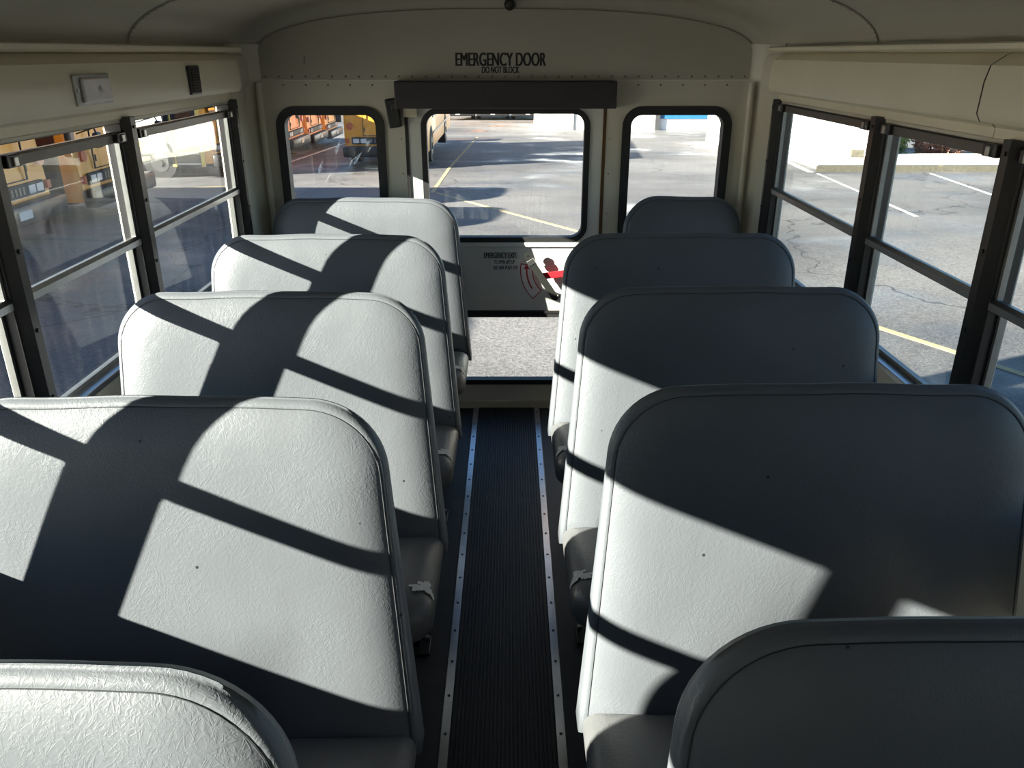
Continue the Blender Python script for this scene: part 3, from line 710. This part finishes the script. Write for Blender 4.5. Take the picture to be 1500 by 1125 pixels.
protoL = make_seat(SW, 1, 3, True); protoR = make_seat(SW, -1, 8, True); protoN = make_seat(.575, -1, 12, False)
XL = -(0.249 + SW / 2)
SEATS = [
 ('L', .756, 'grey bench seat nearest the camera on the left, only its top corner in view'),
 ('L', 1.545, 'grey bench seat second from the camera on the left, crossed by a broad shadow band'),
 ('L', 2.341, 'grey bench seat third from the camera on the left'),
 ('L', 3.159, 'grey bench seat just in front of the rearmost one on the left'),
 ('L', 4.03, 'rearmost grey bench seat on the left, under the left rear quarter window'),
 ('R', .833, 'grey vinyl bench seat nearest the camera on the right, wholly in shade'),
 ('R', 1.611, 'grey bench seat second from the camera on the right, half in sun'),
 ('R', 2.394, 'grey bench seat third from the camera on the right'),
 ('R', 3.188, 'grey bench seat on the right beside the rear door release lever'),
 ('N', 4.059, 'narrow grey seat at the very rear, under the right quarter window')]
used = set()
for sd_, y, lb in SEATS:
    pr = {'L': protoL, 'R': protoR, 'N': protoN}[sd_]
    o = pr if sd_ not in used else copy_tree(pr); used.add(sd_)
    o.location = ((XL if sd_ == 'L' else -XL if sd_ == 'R' else .892), y, 0)
    if y == 4.03:                                   # the rearmost back stands more upright against the wall
        b = [c for c in o.children if c.name.startswith('backrest')][0]; a = R(5.5)
        b.rotation_euler = (a, 0, 0); b.location = (0, ZTOP * math.sin(a), ZTOP * (1 - math.cos(a)))
    tag(o, lb, 'bus seat', 'grey bench seats facing the front of the bus')

# ================================================================== OUTSIDE
def gz(y): return -.75 - .04 * max(0.0, y - 12)
V = [(-80, -60, gz(0)), (80, -60, gz(0)), (80, 12, gz(12)), (-80, 12, gz(12)), (80, 140, gz(140)), (-80, 140, gz(140))]
g = link('ground', mkmesh('ground', V, [(0, 1, 2, 3), (3, 2, 4, 5)]), ASPH); struct(g, 'worn asphalt yard around the bus', 'ground')
def stripe(pts, w, m, label, group=None):
    P = []
    for (a, b) in zip(pts[:-1], pts[1:]):
        P.append(a)
        if (a[1] - 12) * (b[1] - 12) < 0:
            t = (12 - a[1]) / (b[1] - a[1]); P.append((a[0] + t * (b[0] - a[0]), 12))
    P.append(pts[-1]); V = []; F = []
    for i, p in enumerate(P):
        q = P[min(i + 1, len(P) - 1)]; r = P[max(i - 1, 0)]
        d = Vector((q[0] - r[0], q[1] - r[1])).normalized(); nx, ny = -d.y * w / 2, d.x * w / 2
        for s in (1, -1):
            x, y = p[0] + s * nx, p[1] + s * ny; V.append((x, y, gz(y) + .001)); V.append((x, y, gz(y) + .006))
    for i in range(len(P) - 1):
        a, b = i * 4, (i + 1) * 4
        F += [(a + 1, a + 3, b + 3, b + 1), (a, a + 1, b + 1, b), (a + 3, a + 2, b + 2, b + 3)]
    o = link('painted_line', mkmesh('painted_line', V, F), m); tag(o, label, 'painted line', group); return o
stripe([(7.31, 14.33), (8.37, 22.2)], .07, LINEW, 'white stall line seen through the rearmost right side window', 'white stall lines on the right')
stripe([(9.75, 14.2), (11.45, 22.2)], .07, LINEW, 'white stall line seen through the second right side window from the rear', 'white stall lines on the right')
stripe([(12.6, 14.2), (14.5, 22.2)], .07, LINEW, 'white stall line farthest to the right', 'white stall lines on the right')
stripe([(-1.588, 17.84), (1.144, 12.72), (3.85, 7.76), (6.6, 2.8)], .085, LINEY, 'long diagonal yellow line crossing behind the rear door and past the right windows')
stripe([(-1.70, 17.9), (-1.74, 24), (-1.55, 40)], .09, LINEY, 'faded yellow line running straight away behind the bus')
stripe([(-6.9, 25.3), (-7.0, 36)], .12, LINEW, 'pale line in front of the parked buses behind the left quarter window')
stripe([(-9.4, 18.3), (-5.9, 19.4)], .10, LINEY, 'pale yellow line in front of the bus with the open door')
stripe([(8.98, 27.2), (8.30, 22.5)], .16, LINEW, 'broad white edge line at the foot of the white building')

# ---- a parked flat-front school bus, front facing -Y at y=0, wheels on z=0
def bus_section(x, z0, H, Wd, r):
    pass
def make_bus(name, H=2.78, L=9.6, Wd=2.40, body=YEL, side=None, door_open=False, wr=.48, hl=.76, sigz=1.15, zb=.40):
    root = empty(name); h = Wd / 2
    prof = [(-h, zb), (h, zb), (h, H - .45), (h - .05, H - .27), (h - .18, H - .12), (h - .45, H - .03), (0, H), (-h + .45, H - .03), (-h + .18, H - .12), (-h + .05, H - .27), (-h, H - .45)]
    mb = MB(); bm = mb.bm; rings = []
    for (y, sx, dz) in ((0.0, .955, 0), (.05, .985, 0), (.14, 1.0, 0), (L - .1, 1, 0), (L, .97, 0)):
        rake = lambda z: max(0, (z - 1.55)) * .16 if y < .2 else 0
        rings.append([bm.verts.new((x * sx, y + rake(z), z - (.04 if (y < .02 or y > L - .02) and z > H - .5 else 0))) for x, z in prof])
    for A, B in zip(rings[:-1], rings[1:]):
        for k in range(len(prof)): bm.faces.new((A[k], A[(k + 1) % len(prof)], B[(k + 1) % len(prof)], B[k]))
    bm.faces.new(rings[0]); bm.faces.new(rings[-1])
    mb.out('body', body, root, 30)
    fy = lambda z: max(0, z - 1.55) * .16
    # windscreen, two raked panes
    for s in (-1, 1):
        mb = MB(); z0, z1 = 1.62, H - .62; x0, x1 = (.03, h - .12) if s > 0 else (-h + .12, -.03)
        mb.prism(rrect(x0, x1, z0, z1, .06, 4), lambda u, v, w: (u, fy(v) + w, v), -.022, .01); mb.out('windscreen', DGLASS, root)
    # grille strip with lamps
    MB().prism(rrect(-h * .80, h * .80, hl - .10, hl + .09, .02, 2), XZ, -.03, .02).out('grille', DARK, root)
    mb = MB()
    for k in range(9): mb.ext(-.42 + k * .1, -.37 + k * .1, -.038, -.028, hl - .06, hl + .05)
    mb.out('grille_slot', HUB, root)
    for s in (-1, 1):
        for q in (0, 1):
            x = s * (h * .80 - .13 - q * .21)
            f = MB().prism(rrect(x - .085, x + .085, hl - .065, hl + .055, .01, 2), XZ, -.042, -.02).out('headlamp', LAMP, root)
        sl = MB().cyl((s * (h - .20), -.035, sigz), (s * (h - .20), .02, sigz), .10, 20).out('turn_signal', ORANGE, root, 40)
        MB().prism(rrect(s * (h - .10) - .05, s * (h - .10) + .05, hl - .06, hl + .06, .01, 2), XZ, -.03, .03).out('side_marker', ORANGE, root)
    # bumper
    MB().box((0, -.10, .46), (Wd + .02, .24, .30), None, .05).out('bumper', BLACK, root, 40)
    MB().prism(rrect(-.16, .16, .42, .54, .01, 2), XZ, -.235, -.222).out('licence_plate', PLATE, root)
    # service flap seams and latches on the nose
    mb = MB()
    for x in (-h * .52, h * .52): mb.ext(x - .006, x + .006, -.005, .02, hl + .13, 1.55)
    mb.ext(-h * .52, h * .52, -.005, .02, hl + .13, hl + .142); mb.out('flap_seam', DARK, root)
    for x in (-.5, .5): MB().ext(x * h, x * h + .03, -.02, .0, hl + .25, hl + .36).out('flap_latch', BLACK, root)
    # wipers
    for x in (-.35, .45): MB().tube([(x, -.03, 1.55), (x - .1, -.05 + .03, 1.62), (x - .42, .03, 1.86)], .012, 6).out('wiper', BLACK, root)
    # mirrors on bent arms
    for s in (-1, 1):
        m_ = MB().box((s * (h + .02), -.42, 1.42), (.16, .10, .24), None, .03).out('mirror', BLACK, root)
        MB().tube([(s * (h - .15), .02, 1.75), (s * (h - .05), -.30, 1.80), (s * (h + .02), -.42, 1.50)], .016, 6).tube([(s * (h - .15), .0, 1.50), (s * (h + .02), -.42, 1.62)], .012, 6).out('mirror_arm', BLACK, m_)
    # wheels
    for s in (-1, 1):
        for y in (1.38, L - 2.6):
            wv = MB().cyl((s * (h - .26), y, wr), (s * (h + .012), y, wr), wr, 28).out('wheel', TYRE, root, 40)
            MB().cyl((s * (h - .02), y, wr), (s * (h + .022), y, wr), wr * .55, 20).cyl((s * (h), y, wr), (s * (h + .05), y, wr), wr * .2, 12).out('wheel_hub', HUB, wv, 40)
            P = [(wr * 1.25 * math.cos(R(a)), wr + wr * 1.22 * math.sin(R(a))) for a in range(0, 181, 12)]
            MB().prism([(y + u, v) for u, v in P] + [(y - wr * 1.25, zb), (y + wr * 1.25, zb)], YZ, s * (h - .03), s * (h + .005)).out('wheel_arch', DARK, root)
    # side windows, rub rails
    sm = side
    if side is not None:
        for s in (-1, 1): MB().ext(min(s * h, s * (h + .004)), max(s * h, s * (h + .004)), 1.42 - wr * 1.3 - .0 + wr * 2.65, L - .3, zb + .02, H - .47).ext(min(s * h, s * (h + .004)), max(s * h, s * (h + .004)), .95, L - .3, wr * 2.35, H - .47).out('side_panel', side, root)
    k = 0; y = 2.0 if H > 2.5 else 1.6
    while y < L - 1.0:
        for s in (-1, 1):
            MB().prism(rrect(y, y + .66, H - 1.22, H - .62, .04, 3), YZ, s * (h - .01), s * (h + .010)).out('side_window', DGLASS, root)
        y += .76
    for s in (-1, 1):
        for z in (.78, 1.25): MB().ext(min(s * h, s * (h + .02)), max(s * h, s * (h + .02)), .95 + wr * 2.2, L - .2, z, z + .06, .004).out('rub_rail', BLACK if side is None else side, root)
    # entry door on the bus's right side (local -x when facing -y)
    s = -1
    if door_open:
        MB().prism(rrect(.30, .98, zb - .05, H - .25, .03, 3), YZ, s * (h - .02), s * (h + .012)).out('doorway', DARK, root)
        for yy in (.26, 1.0): MB().ext(-h - .03, -h + .01, yy - .055, yy + .055, zb - .08, H - .22, .01).out('door_post', YELP, root)
        for q in range(3): MB().ext(-h - .022, -h - .010, .33, .95, zb - .03 + q * .26, zb + .01 + q * .26).out('step_edge', PLATE, root)
        MB().ext(-h - .42, -h - .03, .98, 1.01, zb, H - .35, .004).out('door_leaf', DGLASS, root)
        MB().ext(-h - .016, -h - .010, .42, .86, 1.35, H - .35).out('inner_glass', DGLASS, root)
    else:
        MB().prism(rrect(.30, .98, zb + .08, H - .4, .03, 3), YZ, s * (h - .02), s * (h + .012)).out('entry_door', DGLASS, root)
    return root
protoB = make_bus('school_bus')
openb = make_bus('school_bus', side=WHITEP, door_open=True, wr=.42)
# every bus: x of its nose, y of its near side (or centre), heading
openb.location = (-7.6, 22.4, gz(22.4)); openb.rotation_euler = (0, 0, R(90))
tag(openb, 'pale-sided bus standing side-on in the sun with its entry door open', 'bus')
G1 = 'yellow school buses parked nose-on along the left'
BUSES = [
 (-7.1, 8.15, 90, 'unseen yellow school bus added to the left row to shade the yard', G1),  # out of view, put in for the shadow it throws on the yard
 (-7.1, 4.85, 90, 'unseen yellow school bus added abreast of the rearmost seats to shade the yard', G1),  # second bus out of view, added to carry the yard's shade nearer
 (-7.1, 11.45, 90, 'yellow school bus nose nearest us, in the second left window from the rear', G1),
 (-7.1, 14.75, 90, 'yellow school bus nose beside the nearest one, with hanging black mirror and red lamp', G1),
 (-7.5, 25.75, 90, 'mostly hidden yellow school bus added for its shadow, behind the pale-sided bus', G1),  # mostly hidden by the rear corner, included for its shadow on the ground
 (-7.4, 28.9, 90, 'yellow school bus nose at the left edge of the left rear quarter window', G1),
 (-7.4, 31.9, 90, 'second yellow school bus nose from the left in the left rear quarter window', G1),
 (-7.4, 34.9, 90, 'mostly hidden yellow school bus, farthest of the row in the left rear quarter window', G1),
 (-3.58, 24.0, 0, 'yellow school bus facing us between the left quarter window and the rear door window', None),
]
FAR = 'distant yellow school buses in a row beyond the yard'
for q, x in enumerate((-3.6, -1.0, 1.6)):
    BUSES.append((x - .25, 62.5, 0, ['leftmost of the distant yellow buses beyond the rear door window', 'middle one of the distant yellow buses beyond the rear door window', 'distant yellow bus beside the long white building'][q], FAR))
for i, (x, y, a, lb, gr) in enumerate(BUSES):
    o = protoB if i == 0 else copy_tree(protoB)
    o.location = (x, y, gz(y)); o.rotation_euler = (0, 0, R(a)); tag(o, lb, 'bus', gr)

# ---- white buildings
bd = empty('white_building', (6.5, 47, gz(47))); tag(bd, 'long low white building with a blue band at the far side of the yard', 'building')
MB().ext(-4.85, 8, 0, 10, -1.0, 4.2).out('wall', WALLW, bd)
MB().ext(1.90, 5.75, -.08, .0, .62, 1.19, .01).out('blue_band', BLUE, bd)
MB().ext(1.64, 1.90, -.2, .0, -.3, 4.2).out('downpipe', HUB, bd)
MB().ext(-2.92, -2.86, -.06, .0, -.3, 4.2).out('wall_seam', HUB, bd)
nb = empty('white_annex', (8.72, 26.9, gz(27))); tag(nb, 'nearer low white building seen through the right quarter and rearmost right side window', 'building')
MB().prism([(0, 10), (.0, 1.5), (.42, .35), (2.78, -.40), (2.78, 1.4)], XY, -.6, 1.70).out('wall', WALLW, nb)
MB().prism([(-.01, 10), (-.01, 1.5), (.41, .33), (2.79, -.42), (2.79, 1.4)], XY, -.2, .16).out('plinth', CONC, nb)
tag(MB().box((10.92, 25.9, gz(25.9) + .26), (.38, .20, .22), (0, 0, R(-15)), .02).out('wooden_block', CURB), 'low brown block at the foot of the white annex wall', 'block')
# ---- raised pavement and kerb
sw = empty('pavement', (8.5, 22.7, gz(22.7))); tag(sw, 'pale raised concrete pavement beyond the stall lines on the right', 'pavement')
V = []; 
mb = MB().prism([(.30, .285), (20, .285), (20, 4.8), (3.3, 4.8), (3.3, 3.55), (.62, 4.42)], lambda u, v, w: (u, v, w + gz(22.7 + v) - gz(22.7)), -.2, .145); mb.out('slab', CONC, sw)
mb = MB().prism([(.0, .0), (20, .0), (20, .28), (.15, .28)], lambda u, v, w: (u, v, w), -.2, .15); mb.out('kerb', CURB, sw)
# ---- bushes
def bush(name, x, y, rx, rz, m, n, label, seed):
    rnd = random.Random(seed); root = empty(name, (x, y, gz(y))); V = []; F = []
    for k in range(n):
        a = rnd.uniform(0, 6.283); u = rnd.uniform(-1, 1); rr = rnd.uniform(.55, 1) ** .6 * (1 + .18 * math.sin(3 * a + seed))
        s = math.sqrt(1 - u * u); c = Vector((rx * rr * s * math.cos(a), rx * .8 * rr * s * math.sin(a), rz * .42 + rz * .58 * rr * u))
        if c.z < .04: c = Vector((rx * rnd.uniform(-.8, .8), rx * rnd.uniform(-.6, .4), rnd.uniform(.03, .35)))
        d = Vector((rnd.uniform(-1, 1), rnd.uniform(-1, 1), rnd.uniform(-1, 1))).normalized(); e = d.orthogonal().normalized(); L = rnd.uniform(.05, .09)
        i = len(V); V += [c - d * L, c + e * L * .45, c + d * L, c - e * L * .45]; F.append((i, i + 1, i + 2, i + 3))
    link('foliage', mkmesh('foliage', V, F), m, root)
    mb = MB()
    for k in range(6):
        a = k * 1.05; mb.tube([(0.05 * math.cos(a), .05 * math.sin(a), -.3), (rx * .35 * math.cos(a), rx * .3 * math.sin(a), rz * .35), (rx * .6 * math.cos(a), rx * .5 * math.sin(a), rz * .8)], .02, 5)
    mb.out('stem', BARK, root); tag(root, label, 'bush')
bush('green_bush', 12.95, 28.5, .72, 1.6, LEAFG, 2600, 'yellow-green bush nearest the annex, beyond the pavement', 1)
bush('russet_bush', 14.75, 28.55, .90, 1.5, LEAFR, 3000, 'russet bush between the two green bushes beyond the pavement', 2)
bush('yellow_bush', 16.45, 28.6, .42, 1.2, LEAFY, 1400, 'yellow bush just right of the russet one', 3)
bush('green_bush', 17.85, 28.7, .55, 1.1, LEAFG, 1600, 'small green bush at the far right beyond the pavement', 4)
